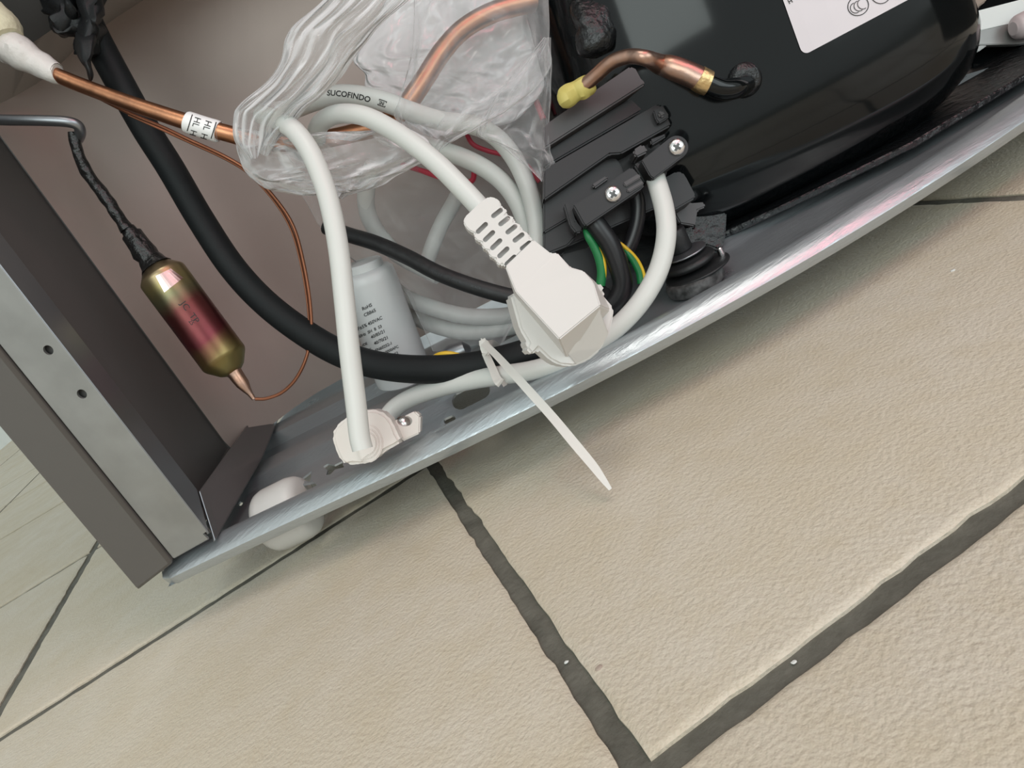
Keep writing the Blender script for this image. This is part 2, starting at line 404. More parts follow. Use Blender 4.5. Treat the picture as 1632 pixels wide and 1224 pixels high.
fplate('post_backing', [(.0065, .0088, .034), (.0268, .0088, .036), (.0268, .0088, .6), (.0065, .0088, .6)], (0, .0006, 0), 'inner')
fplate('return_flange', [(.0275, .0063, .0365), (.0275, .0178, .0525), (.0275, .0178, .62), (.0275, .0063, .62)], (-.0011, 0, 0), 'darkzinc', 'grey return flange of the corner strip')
fplate('inner_side', [(-.001, .012, .03), (-.001, .102, .03), (-.001, .102, .30), (-.001, .012, .34)], (-.0012, 0, 0), 'inner', 'dark grey inner face of the side wall')
fplate('inner_sill', [(0, .02, .034), (.0, .1, .044), (.010, .09, .040), (.012, .02, .034)], (0, 0, -.001), 'inner')
g1 = [YP(318, 782, .0178), YP(415, 649, .165), YP(446, 663, .152), YP(420, 727, .085), YP(343, 862, .0085)]
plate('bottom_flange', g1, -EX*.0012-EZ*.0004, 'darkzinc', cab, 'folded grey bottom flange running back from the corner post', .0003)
b0 = YP(326, 800, .026)
lathe('embossed_rivet', b0, (-W+U*.3), [(-.001, .0026), (.0003, .0022), (.0009, .0014), (.0011, .0004)], 'darkzinc', cab, seg=14)
# liner: left return with rounded fold, wide rear face, slanted top
zt = (YP(165, 45, .165)).z; zb = YP(440, 655, .165).z
prof = [(.0, .101, XP(15, 180, 0).z), (.001, .108, None), (.004, .122, None), (.010, .138, None), (.020, .150, None), (.034, .158, zt-.002), (.055, .162, zt), (.15, .165, zt), (.205, .166, zt), (.225, .215, zt), (.56, .215, zt)]
z0_ = prof[0][2]; prof = [(a, b, c if c else z0_+(zt-.002-z0_)*((a/.034)**.6)) for a, b, c in prof]
def sweep_wall(name, prof, zb, m_, label):
    n = len(prof); V = [FR(X, Y, zb+(.012 if k == 0 else 0)) for k, (X, Y, z) in enumerate(prof)]+[FR(X, Y, z) for X, Y, z in prof]
    V += [FR(X-.0006, Y+.004, zb) for X, Y, z in prof]+[FR(X-.0006, Y+.004, z) for X, Y, z in prof]
    Fc = []
    for i in range(n-1):
        Fc += [(i, i+1, n+i+1, n+i), (2*n+i+1, 2*n+i, 3*n+i, 3*n+i+1), (i+1, i, 2*n+i, 2*n+i+1), (n+i, n+i+1, 3*n+i+1, 3*n+i)]
    Fc += [(0, n, 3*n, 2*n), (n-1, 3*n-1, 4*n-1, 2*n-1)]
    return link(name, fixn(mk(V, Fc)), m_, cab, label, ang=50)
sweep_wall('back_liner', prof, zb, 'liner', 'pinkish brown moulded liner at the back of the bay')
fold = [FR(a, b, c) for a, b, c in prof]
up = [YP(-60, 105, .085)]+[YP(33, 49, .11)]+[YP(60, 33, .11), YP(85, 18, .11), YP(110, 3, .11), YP(150, -22, .11), YP(200, -50, .11)]
uz = up[-1].z; up += [FR(.15, .11, uz), FR(.205, .11, uz), FR(.225, .11, uz), FR(.56, .11, uz)]
V_ = fold+up+[p+EZ*.003 for p in fold]+[p+EZ*.003 for p in up]; n_ = len(fold); Fc = []
for i in range(n_-1): Fc += [(i, i+1, n_+i+1, n_+i), (2*n_+i, 3*n_+i, 3*n_+i+1, 2*n_+i+1)]
link('sloping_liner', mk(V_, Fc), 'linertop', cab, 'greige sloping top of the liner', ang=50)
plate('bay_roof', [FR(-.014, .112, uz-.004), FR(.56, .112, uz+.002), FR(.56, .02, .38), FR(-.014, .02, .38)], EZ*.004, 'inner', cab, 'dark grey roof of the bay')
plate('rear_panel', [FR(-.014, .02, .38), FR(.56, .02, .38), FR(.56, .02, .95), FR(-.014, .02, .95)], EY*.003, 'paint', cab)
plate('far_side_panel', [FR(.57, .02, .03), FR(.57, .58, .03), FR(.57, .58, .95), FR(.57, .02, .95)], EX*.001, 'paint', cab)

# ================================================================== BASE RAIL (swept sheet with rolled lip)
rail = thing('base_rail', 'long galvanised steel base rail with a rounded shiny lip across the picture', 'rail', FR(.17, .05, .022))
lip_px = [(265, 940), (370, 893), (480, 842), (585, 792), (690, 740), (795, 690), (900, 640), (1025, 578), (1150, 515), (1275, 440), (1400, 362), (1516, 288), (1632, 215)]
lp = [ZP(x, y, .022) for x, y in lip_px]
fx = [(p-O).dot(EX) for p in lp]; fy = [(p-O).dot(EY) for p in lp]
pol = np.polyfit(fx, fy, 4)
X0 = fx[0]; XS = list(np.linspace(X0, .50, 90))
def lipY(X):
    Xc = min(X, .40); s = np.polyval(pol, Xc)
    if X > .40: s += (X-.40)*np.polyval(np.polyder(pol), .40)
    return float(s)
prof = [(.0030, 0), (.0016, .0001), (.0011, .0008), (0, .0042), (.0005, .0050), (.0026, .0070), (.0050, .0086), (.0074, .0094), (.0100, .0095), (.0132, .0087), (.017, .0069), (.0205, .0051), (.024, .004),
        (.056, .004), (.059, .0046), (.064, .0086), (.067, .0092), (.083, .0092), (.086, .0086), (.091, .0046), (.094, .004),
        (.112, .004), (.115, .0046), (.120, .0106), (.123, .0112), (.137, .0112), (.140, .0106), (.145, .0046), (.148, .004), (.205, .004)]
def sheet(prof, Xs, z0, th_):
    n = len(prof); V = []; Fc = []
    under = [(a+(.0009 if i < 5 else 0), z-th_ if i > 3 else z+(.0003 if i < 2 else 0)) for i, (a, z) in enumerate(prof)]
    loop = prof + under[::-1]; m_ = len(loop)
    for X in Xs:
        yy = lipY(X); cut_ = max(0, (X0+.006-X))  # chamfered free end
        for (a_, z) in loop:
            V.append(FR(X, yy+a_*(1)+cut_*.6*(1 if a_ < .003 else 0), z0+z))
    for i in range(len(Xs)-1):
        for k in range(m_): Fc.append((i*m_+k, i*m_+(k+1) % m_, (i+1)*m_+(k+1) % m_, (i+1)*m_+k))
    # end caps as strips
    for e in (0, (len(Xs)-1)*m_):
        for k in range(n-1): Fc.append((e+k, e+k+1, e+m_-2-k, e+m_-1-k))
    return fixn(mk(V, Fc))
lipprof = prof[:12]
XS = [X0, X0+.002, X0+.004, X0+.006]+list(np.linspace(X0+.010, .50, 90))
tray = link('tray', sheet(prof, XS, .022, .0009), 'galv', rail, ang=60)
cuts = []
def zcut(px, z=.026, h=.006):
    pr = [ZP(x, y, z) for x, y in px]
    return link('c', prism([p+EZ*.004 for p in pr], [p-EZ*h for p in pr], 0))
cuts.append(zcut([(398, 808), (440, 783), (500, 768), (512, 778), (494, 789), (402, 831)]))
cuts.append(zcut(capsule_px(733, 640, 768, 622, 13)))
cuts.append(zcut(capsule_px(712, 671, 721, 667, 5)))
cuts.append(zcut([(515, 744), (522, 739), (533, 741), (545, 735), (548, 745), (534, 748), (527, 756), (520, 757), (522, 749)]))
cuts.append(zcut([(478, 765), (497, 750), (494, 768)]))
cuts.append(zcut(capsule_px(383, 803, 384, 802, 3)))
cut(tray, cuts)
tag(thing_wheel := thing('roller_wheel', 'white nylon roller wheel poking through the slot at the left end of the rail', 'wheel', ZP(470, 862, 0)), thing_wheel['label'], 'wheel')
wc = P(458, 818, .336)
lathe('tread', wc, EX, [(-.0122, .004), (-.0120, .0100), (-.0110, .0128), (-.009, .0142), (-.006, .0149), (.006, .0149), (.009, .0142), (.0110, .0128), (.0120, .0100), (.0122, .004)], 'roller', thing_wheel, seg=40)
lathe('axle', wc, EX, [(-.018, .002), (.018, .002)], 'steelpipe', thing_wheel, seg=12)

# ================================================================== COMPRESSOR
comp = thing('compressor', 'large glossy black compressor with rounded shell at the upper right', 'compressor', FR(.33, .12, .03))
def comp_shell():
    V = []; seg = 72; prof = []
    hh = [(.030, .0), (.030, .30), (.0305, .50), (.0325, .68), (.037, .82), (.044, .92), (.052, .975), (.060, 1.0), (.070, 1.0), (.082, .988), (.096, .968), (.112, .94), (.128, .905), (.142, .868), (.156, .82), (.168, .76), (.180, .68), (.190, .57), (.198, .43), (.203, .18), (.205, 0.02)]
    for i in range(len(hh)-1):
        for k in range(3):
            t = k/3; prof.append((hh[i][0]+(hh[i+1][0]-hh[i][0])*t, max(.01, hh[i][1]+(hh[i+1][1]-hh[i][1])*t)))
    prof.append(hh[-1])
    for (z, s) in prof:
        for k in range(seg):
            a = 2*pi*k/seg; e = 2/2.5
            cx = abs(cos(a))**e*(1 if cos(a) >= 0 else -1); sy = abs(sin(a))**e*(1 if sin(a) >= 0 else -1)
            V.append(FR(.3155+cx*.0985*s, .131+sy*.065*s, z))
    Fc = []
    for i in range(len(prof)-1):
        for k in range(seg): Fc.append((i*seg+k, i*seg+(k+1) % seg, (i+1)*seg+(k+1) % seg, (i+1)*seg+k))
    Fc.append(tuple(range(seg-1, -1, -1))); Fc.append(tuple((len(prof)-1)*seg+k for k in range(seg)))
    return fixn(mk(V, Fc))
shell = link('shell', comp_shell(), 'black', comp, ang=65)
sm = shell.modifiers.new('s', 'SUBSURF'); sm.levels = 1; sm.render_levels = 1
tree = bvh(shell)
# label on the shell
def grid_quad(c, nx=14, ny=10):
    c = [Vector(p) for p in c]; vs = []; fs = []
    for j in range(ny+1):
        for i in range(nx+1):
            u, v = i/nx, j/ny; p = (c[0]*(1-u)+c[1]*u)*(1-v)+(c[3]*(1-u)+c[2]*u)*v
            # rounded lower-left corner
            vs.append((p.x, p.y))
    for j in range(ny):
        for i in range(nx): a_ = j*(nx+1)+i; fs.append((a_, a_+1, a_+nx+2, a_+nx+1))
    return vs, fs
# a whole rectangular sticker with rounded corners; only its lower corner is inside the picture
def sticker(c0, e1, e2, w, h, r, nx=44, ny=26):
    vs = []; fs = []
    for jj in range(ny+1):
        v = h*(1-cos(pi*jj/ny))/2; q = max(0, r-v, v-(h-r)); ins = r-sqrt(max(0, r*r-q*q))
        for ii in range(nx+1):
            u = ins+(w-2*ins)*ii/nx; vs.append((c0[0]+e1[0]*u+e2[0]*v, c0[1]+e1[1]*u+e2[1]*v))
    for jj in range(ny):
        for ii in range(nx): a_ = jj*(nx+1)+ii; fs.append((a_, a_+1, a_+nx+2, a_+nx+1))
    return vs, fs
lab_o = drape('rating_label', [sticker((1279, 89), (.883, -.469), (-.335, -.942), 232, 165, 12)], tree, 'label', comp, .0004, 'white rating label with certification marks stuck to the shell')
ang = radians(-29); ux, uy = cos(ang), sin(ang); vx, vy = sin(ang), -cos(ang)
def ring(cx, cy, r, w, a0=0, a1=2*pi, n=36, sx=1.0, rot=0):
    vs = []; fs = []
    for k in range(n+1):
        t = a0+(a1-a0)*k/n
        for rr in (r-w/2, r+w/2):
            p, q = cos(t)*rr*sx, sin(t)*rr
            vs.append((cx+p*cos(rot)-q*sin(rot), cy+p*sin(rot)+q*cos(rot)))
    for k in range(n): fs.append((2*k, 2*k+1, 2*k+3, 2*k+2))
    return vs, fs
em = [ring(1366.5, 10, 15, 1.2, sx=1.12, rot=ang), ring(1402, -9, 15.5, 1.2, sx=1.0)]
for dx in (-6.5, 0, 6.5): em.append(ring(1366.5+dx*ux+1.5, 10+dx*uy, 8.2, 1.1, radians(80)+ang, radians(280)+ang, 18, 1.0, 0))
drape('emblem', em, tree, 'ink', lab_o, .0006)
drape('printed_text', [textpx('H', 1257, 7, 10*ux, 10*uy, 10*vx, 10*vy, True), textpx('C', 1268, -1, 10*ux, 10*uy, 10*vx, 10*vy, True)], tree, 'ink', lab_o, .0006)
# suction socket and bent stub
h = hit(tree, 1186, 128)
sk = h[0]; nr = h[1] if h[1].dot(W) < 0 else -h[1]
lathe('socket', sk, nr, [(-.003, .0068), (.001, .0068), (.0022, .0060), (.003, .0048), (.0034, .0030)], 'blackrough', comp, seg=28)
d0 = depth(sk)
tube('stub_pipe', [(1190, 132, d0, .0036), (1186, 136, d0-.006, .0038), (1172, 141, d0-.011, .0040), (1150, 142, d0-.013, .0040), (1122, 131, d0-.014, .0040)], .004, 'black', comp, 'black bent stub on the shell')
# mounting base plate under the shell
def along(name, pts, zoff, m_, label=None, bevel=.0006):
    return plate(name, pts, -EZ*zoff, m_, comp, label, bevel)
bp_pts = [FR(.262, .080, .0335), FR(.30, .074, .0335), FR(.355, .072, .0335), FR(.41, .088, .0335), FR(.44, .098, .0335), FR(.44, .19, .0335), FR(.235, .19, .0335)]
along('mounting_plate', bp_pts, .003, 'blackrough', 'black steel mounting plate under the shell')
slab('plate_lip', [(1262, 322), (1350, 272), (1432, 222), (1470, 196), (1540, 160), (1543, 166), (1474, 204), (1436, 230), (1352, 279), (1264, 329)], .330, .004, 'black', comp, 'glossy black lip of the mounting plate', .0005)
slab('mounting_foot', [(1480, 175), (1540, 118), (1600, 100), (1615, 118), (1560, 150), (1500, 186)], .350, .006, 'black', comp, 'black folded foot at the right of the shell', .0008)
# coated bracket at upper left of the shell
def rough_blob(name, px, d, thick, m_, parent, label, amp=.0016, n=5):
    """lumpy plate: outline smoothed, surface pushed about"""
    S = [tuple(s) for s in spline(px+[px[0]], n)][:-1]; N_ = len(S); c = (sum(p[0] for p in S)/N_, sum(p[1] for p in S)/N_)
    V = []; Fc = []; rings = [(1, thick), (1.0, thick*.35), (.9, 0), (.6, -thick*.3), (.3, -thick*.4)]
    for f_, dz in rings:
        for p in S:
            q = P(c[0]+(p[0]-c[0])*f_, c[1]+(p[1]-c[1])*f_, d+dz)
            V.append(q+Vector((noise.noise(q*150), noise.noise(q*150+Vector((9, 0, 0))), noise.noise(q*150+Vector((0, 9, 0)))))*amp)
    V.append(P(*c, d-thick*.4)); ci = len(V)-1
    for r_ in range(len(rings)-1):
        for k in range(N_): Fc.append((r_*N_+k, r_*N_+(k+1) % N_, (r_+1)*N_+(k+1) % N_, (r_+1)*N_+k))
    b = (len(rings)-1)*N_
    for k in range(N_): Fc.append((b+k, b+(k+1) % N_, ci))
    Fc.append(tuple(range(N_-1, -1, -1)))
    return link(name, fixn(mk(V, Fc)), m_, parent, label, ang=60)
rough_blob('coated_tab', [(912, -12), (908, 20), (918, 45), (916, 62), (925, 90), (955, 92), (974, 80), (985, 50), (980, -12)], .303, .012, 'blackrough', comp, 'lumpy black coated tab with a torn edge')

# dark service tube end behind the bag at top
# ================================================================== PROCESS PIPE
pp = thing('process_pipe', 'short bent copper pipe with a yellow end cap on the black compressor', 'pipe', P(1060, 110, .32))
tube('pipe', [(928, 140, .293, .0028), (950, 120, .289, .0028), (975, 99, .284, .0028), (1003, 90, .280, .0028), (1030, 93, .277, .0029), (1050, 102, d0-.012, .0037), (1072, 108, d0-.013, .0044), (1100, 119, d0-.014, .0045), (1118, 128, d0-.0145, .0045)], .003, 'coppertarn', pp, lump=.02)
tube('brazed_collar', [(1112, 124, d0-.0148, .0047), (1120, 129, d0-.0144, .0048), (1130, 133, d0-.0142, .0046)], .005, 'brass', pp, 'brassy brazed collar', seg=20)
tube('end_cap', [(896, 160, .296, .0030), (899, 158, .2955, .0043), (908, 152, .295, .0044), (918, 146, .2945, .0040), (926, 142, .294, .0043), (938, 135, .294, .0043), (943, 132, .294, .0036)], .004, 'yellowcap', pp, 'yellow vinyl end cap', seg=12, lump=.15)

# ================================================================== TERMINAL COVER
tc = thing('terminal_cover', 'charcoal plastic terminal box with two cross-head screws on the compressor side', 'terminal box', P(960, 260, .31))
def tcs(name, px, d, t, mm='plastic', label=None, bevel=.0007, par=tc): return slab(name, px, d, t, mm, par, label, bevel)
tcs('body', [(868, 232), (1030, 140), (1050, 170), (1060, 205), (1066, 262), (1050, 330), (900, 395), (868, 380)], .312, .03)
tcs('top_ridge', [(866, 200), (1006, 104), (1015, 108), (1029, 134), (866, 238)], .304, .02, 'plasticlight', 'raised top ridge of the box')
tcs('groove_step', [(866, 244), (1030, 140), (1046, 150), (1052, 160), (866, 268)], .309, .02, 'plastic')
tcs('front_panel', [(866, 270), (1048, 165), (1055, 172), (1066, 190), (1070, 200), (990, 245), (972, 246), (866, 320)], .302, .02, 'plastic', 'smooth sloping front panel')
tcs('front_skirt', [(866, 318), (975, 243), (990, 262), (1002, 300), (900, 352), (866, 372)], .308, .015, 'plastic')
tcs('latch', [(1041, 176), (1056, 167), (1067, 184), (1064, 189), (1050, 197), (1045, 190)], .299, .006, 'plastic', 'small snap latch', .0005)
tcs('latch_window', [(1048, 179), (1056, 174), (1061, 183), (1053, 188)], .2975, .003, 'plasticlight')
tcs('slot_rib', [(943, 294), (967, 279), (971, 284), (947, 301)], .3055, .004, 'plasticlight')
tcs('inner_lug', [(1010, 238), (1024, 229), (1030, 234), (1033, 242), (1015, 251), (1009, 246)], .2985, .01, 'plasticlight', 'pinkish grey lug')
tcs('slot_rib', [(1036, 222), (1062, 212), (1063, 217), (1038, 232)], .3, .006, 'plastic')
# lower cord clamp (left), and cord clamp tab (right)
cl1 = tcs('cord_clamp', [(913, 327), (953, 303), (1006, 266), (1014, 272), (1028, 294), (1024, 300), (934, 361), (930, 358)], .2915, .010, 'plastic', 'lower left cord clamp bar')
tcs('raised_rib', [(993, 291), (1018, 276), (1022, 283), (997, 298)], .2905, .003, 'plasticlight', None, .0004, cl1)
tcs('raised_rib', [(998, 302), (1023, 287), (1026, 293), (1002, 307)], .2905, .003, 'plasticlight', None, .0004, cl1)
cap2 = [(1022, 256)]+[(1079+18.5*cos(t), 234+18.5*sin(t)) for t in [radians(a_) for a_ in range(-125, 65, 12)]]+[(1042, 285), (1036, 281)]
cl2 = tcs('cord_clamp', cap2, .2895, .009, 'plastic', 'rounded upper right cord clamp tab')
tcs('clamp_gap_rib', [(1010, 262), (1020, 257), (1036, 283), (1028, 293)], .2985, .01, 'rubber')
tcs('side_block', [(1052, 287), (1078, 273), (1088, 274), (1093, 280), (1109, 311), (1108, 316), (1075, 335), (1062, 328)], .305, .02, 'plastic', 'dark grey block beside the white cord', .001)
slab('wire_loop', [(898, 325), (906, 322), (912, 334), (918, 352), (929, 365), (927, 370), (918, 372), (908, 360)], .298, .006, 'plastic', tc, None, .0008)
slab('lower_skirt', [(866, 330), (896, 326), (918, 378), (905, 392), (866, 408)], .310, .015, 'plastic', tc, None, .0008)
slab('lower_foot', [(894, 406), (945, 392), (962, 450), (965, 470), (905, 470)], .318, .015, 'plastic', tc, 'flat grey skirt below the box', .0008)
for k, (x, y, par, dd) in enumerate(((977, 309.5, cl1, .2912), (1079, 234.5, cl2, .2892))):
    c = P(x, y, dd); ax = (-W-U*.08).normalized()
    s_ = lathe('screw', c, ax, [(-.002, .0033), (.0001, .0034), (.0008, .0031), (.0013, .0024), (.0016, .0012), (.0017, .0003)], 'chrome', par, 'chrome cross-head screw', seg=28)
    tr = bvh(s_); star = []
    for a_ in (25, 115):
        t = radians(a_); n_ = [(x+6.5*cos(t)*s-2.0*sin(t)*q, y+6.5*sin(t)*s+2.0*cos(t)*q) for s, q in ((-1, -1), (0, -1.2), (1, -1), (1, 1), (0, 1.2), (-1, 1))]
        star.append((n_, [(0, 1, 4, 5), (1, 2, 3, 4)]))
    drape('cross_recess', star, tr, 'recess', s_, .00012)

# ================================================================== RUBBER MOUNT
rm = thing('rubber_mount', 'stacked black rubber mount with steel washer beside the compressor', 'rubber mount', P(1105, 450, .32))
def disc(name, x, y, d, r, h, m_, label=None, b=.0008, axis=None):
    axis = axis or EZ; c = P(x, y, d)
    return lathe(name, c, axis, [(0, r-b), (b*.4, r-b*.3), (b, r), (h-b, r), (h-b*.4, r-b*.3), (h, r-b)], m_, rm, label, seg=40)
disc('lower_ring', 1112, 458, .306, .0122, .0062, 'rubberdust', 'dusty lower rubber ring', .0016)
disc('plate_washer', 1112, 431, .306, .0138, .0010, 'rubber', 'thin black plate between the rings', .0003)
disc('upper_ring', 1100, 423, .308, .0112, .0034, 'rubber', None, .0014)
disc('top_washer', 1092, 404, .310, .0092, .0009, 'steelpipe', 'grey metal top washer', .0003)
disc('neck', 1086, 400, .313, .0050, .010, 'rubber')
slab('bracket_leg', [(1075, 340), (1098, 322), (1122, 320), (1125, 330), (1112, 335), (1108, 360), (1084, 356)], .320, .004, 'plasticlight', rm, 'bent metal bracket', .0006)
slab('bracket_post', [(1106, 326), (1160, 318), (1157, 378), (1150, 400), (1126, 392), (1084, 395), (1084, 362), (1104, 362)], .326, .01, 'blackrough', rm, None, .001)
lathe('bolt_end', P(1149, 402, .304), EZ, [(-.002, .0014), (.0018, .0014), (.0022, .001)], 'chrome', rm, 'shiny bolt end', seg=14)

# ================================================================== PIPES AND HOSES
cp = thing('copper_suction_pipe', 'thick bright copper pipe running from the upper left into the plastic bag', 'pipe', P(300, 200, .3))
tube('pipe', [(84, 117, .298, .0029), (130, 136, .298, .0030), (200, 162, .297, .0031), (297, 194, .296, .0033), (360, 212, .297, .0034), (420, 226, .300, .0035), (490, 226, .305, .0036), (560, 213, .308, .0037), (610, 198, .310, .0040), (645, 170, .312, .0042), (675, 128, .314, .0042), (705, 82, .316, .0042), (740, 45, .317, .0042), (790, 18, .319, .0043), (850, 3, .322, .0044), (900, -8, .325, .0044), (980, -34, .33, .0044)], .0029, 'copper', cp, lump=.015)
slv = tube('label_sleeve', [(299, 194.5, .296, .0037), (300, 195, .296, .0043), (325, 203, .2965, .0043), (347, 209.5, .297, .0043), (348, 210, .297, .0037)], .0041, 'labelw', cp, 'white sleeve printed HL', n=3, seg=28)
tr = bvh(slv); dx, dy = (49/51.5, 15.5/51.5); nx, ny = dy, -dx
ln = []
for (t0_, w_) in ((3, 1.5), (43, 1.5)):
    x0, y0 = 299+dx*t0_, 194.5+dy*t0_
    pts = []; fs = []
    for k in range(13):
        s = -13.5+27*k/12; pts += [(x0+nx*s, y0+ny*s), (x0+nx*s+dx*w_, y0+ny*s+dy*w_)]
    for k in range(12): fs.append((2*k, 2*k+1, 2*k+3, 2*k+2))
    ln.append((pts, fs))
# letters read across the sleeve
for t0_, s0 in ((9, 12), (27, 12)):
    x0, y0 = 299+dx*t0_+nx*s0, 194.5+dy*t0_+ny*s0
    for ch, adv in (('H', 0), ('L', 9.6), ('H', 21)):
        ln.append(textpx(ch, x0-nx*adv, y0-ny*adv, -nx*13, -ny*13, dx*15, dy*15))
drape('printed_text', ln, tr, 'ink', slv, .00015)
slw = tube('milky_sleeve', [(14, 74, .297, .0066), (32, 84, .297, .0066), (55, 98, .298, .0055), (72, 108, .298, .0048), (88, 117, .298, .0043), (92, 118, .298, .0038)], .005, 'sleeve', cp, 'milky shrink sleeve on the end', lump=.12)
tube('foam_insulation', [(-60, 20, .296, .0095), (-20, 38, .296, .0098), (2, 60, .296, .0090), (12, 70, .296, .0074)], .009, 'foam', cp, 'cream foam insulation', lump=.12, seg=24)

hose = thing('insulated_hose', 'thick matt black foam-covered hose curving from upper left under the white plug', 'hose', P(440, 490, .33))
tube('foam_cover', [(110, -30, .315), (150, 55, .315), (190, 130, .318), (232, 205, .322), (272, 268, .326), (320, 350, .328), (372, 428, .328), (430, 489, .326), (500, 540, .322), (560, 570, .318), (620, 585, .313), (690, 589, .308), (760, 583, .304), (830, 566, .300), (890, 545, .300), (930, 505, .306), (962, 470, .312)], .0060, 'foamhose', hose, seg=24)
# tape wrap bundle
tw = thing('cloth_tape_wrap', 'crumpled black cloth tape knotted round the hose at the top left', 'tape', P(125, 40, .31))
rough_blob('knot', [(62, -40), (66, 5), (86, 20), (84, 33), (78, 46), (90, 52), (108, 54), (122, 66), (128, 90), (143, 95), (158, 92), (166, 60), (162, 30), (158, -40)], .308, .012, 'cloth', tw, None, .004)
rough_blob('wrap_fold', [(74, -40), (72, 0), (84, 24), (80, 46), (96, 54), (116, 50), (130, 20), (126, -40)], .305, .010, 'cloth', tw, None, .003)
rough_blob('wrap_fold', [(98, -30), (100, 10), (112, 30), (125, 22), (128, -30)], .301, .008, 'cloth', tw, None, .003)
rough_blob('wrap_fold', [(128, -30), (130, 25), (127, 60), (140, 85), (152, 60), (163, 22), (158, -30)], .299, .008, 'cloth', tw, None, .003)
rough_blob('hanging_tail', [(122, 55), (121, 85), (127, 98), (135, 107), (139, 122), (144, 131), (148, 122), (145, 100), (150, 82), (150, 55)], .296, .005, 'cloth', tw, 'pointed hanging tape end', .0012)

tube_b = tube('black_cable', [(520, 362, .350), (555, 374, .345), (600, 388, .340), (650, 410, .335), (700, 436, .330), (760, 458, .326), (820, 474, .322), (870, 480, .318), (925, 470, .318)], .0036, 'rubber', None, seg=18)
tag(tube_b, 'thin black cable with faint print passing behind the white plug', 'cable')
tr = bvh(tube_b)
fp = []
for s, x, y, a_ in (('EPDM 2.0', 683, 432, 24), ('HOSE 90C', 716, 446, 20), ('BLACK', 750, 457, 16)):
    t = radians(a_); fp.append(textpx(s, x, y, 5.6*cos(t), 5.6*sin(t), 5*sin(t), -5*cos(t)))
drape('printed_text', fp, tr, 'inkfaint', tube_b, .00012)

cap_t = tube('capillary_tube', [(150, 152, .304), (205, 180, .304), (260, 203, .306), (300, 222, .308), (360, 250, .310), (400, 276, .312), (440, 318, .315), (468, 362, .317), (484, 420, .319), (494, 480, .320), (496, 530, .320), (488, 570, .320), (472, 603, .321), (450, 625, .322), (425, 635, .322), (407, 636, .322)], .00075, 'capill', None, seg=10)
tag(cap_t, 'hair-thin dark copper tube looping down to the filter drier tip', 'tube')
cap_t2 = tube('capillary_tube', [(205, 183, .306), (300, 226, .310), (362, 255, .312), (400, 280, .314), (438, 322, .317), (464, 366, .319), (480, 422, .321), (490, 482, .322), (493, 532, .322), (489, 560, .322)], .00055, 'capill', None, seg=8)
tag(cap_t2, 'second finer copper tube running just behind the hair-thin one', 'tube')

ct = thing('condenser_pipe', 'grey steel pipe entering at the left edge and bending down to the filter drier', 'pipe', P(120, 200, .30))
tube('grey_section', [(-60, 188, .300), (0, 191, .300), (60, 192, .300), (105, 194, .301), (124, 200, .303), (128, 212, .306), (124, 222, .309)], .00215, 'steelpipe', ct)
tube('blackened_section', [(116, 210, .306, .0018), (119, 226, .307, .0023), (126, 248, .308, .0024), (139, 275, .310, .0025), (158, 302, .312, .0025), (176, 325, .313, .0027), (190, 348, .314, .0026), (203, 366, .315, .0029)], .0024, 'heat', ct, 'heat-blackened lower section', lump=.25)
fd = thing('filter_drier', 'heat-tinted copper filter drier capsule hanging on the thin pipe', 'filter drier', P(310, 500, .32))
A0 = P(203, 364, .3155); A1 = P(405, 636, .3220); ax = A1-A0; L_ = ax.length
pf = [(0, .0030), (.03, .0032), (.034, .0042), (.10, .0046), (.14, .0050), (.165, .0046), (.18, .0052)]
lathe('blackened_neck', A0, ax, [(h*L_, r) for h, r in pf] + [(.21*L_, .0060), (.226*L_, .0070)], 'heat', fd, 'soot-black brazed neck', seg=30, lump=.0007)
body = lathe('capsule', A0, ax, [(h*L_, r) for h, r in ((.212, .0052), (.222, .0062), (.268, .0098), (.274, .0101), (.285, .0102), (.755, .0102), (.765, .0100), (.775, .0095), (.825, .0058), (.84, .0036))], 'drier', fd, None, seg=44)
lathe('drawn_tip', A0, ax, [(h*L_, r) for h, r in ((.825, .0036), (.85, .0032), (.88, .0030), (.91, .0028), (.94, .0020), (.97, .0012), (1.0, .0009))], 'coppertarn', fd, 'drawn-out copper tip', seg=20, lump=.0003)
tr = bvh(body)
drape('printed_text', [textpx('JC', 287, 484, 16*.60, 16*.80, 14*.80, -14*.60), textpx('TP', 301, 503, 15*.60, 15*.80, 14*.80, -14*.60), textpx('25', 300, 512, 9*.60, 9*.80, 9*.80, -9*.60)], tr, 'ink', body, .0001)
def quadgrid(c, nx=8, ny=5): return grid_quad(c, nx, ny)
drape('bare_patch', [quadgrid([(248, 440), (272, 428), (292, 443), (262, 466)])], tr, 'drierbright', body, .00008, 'bright bare metal patch on the shoulder')

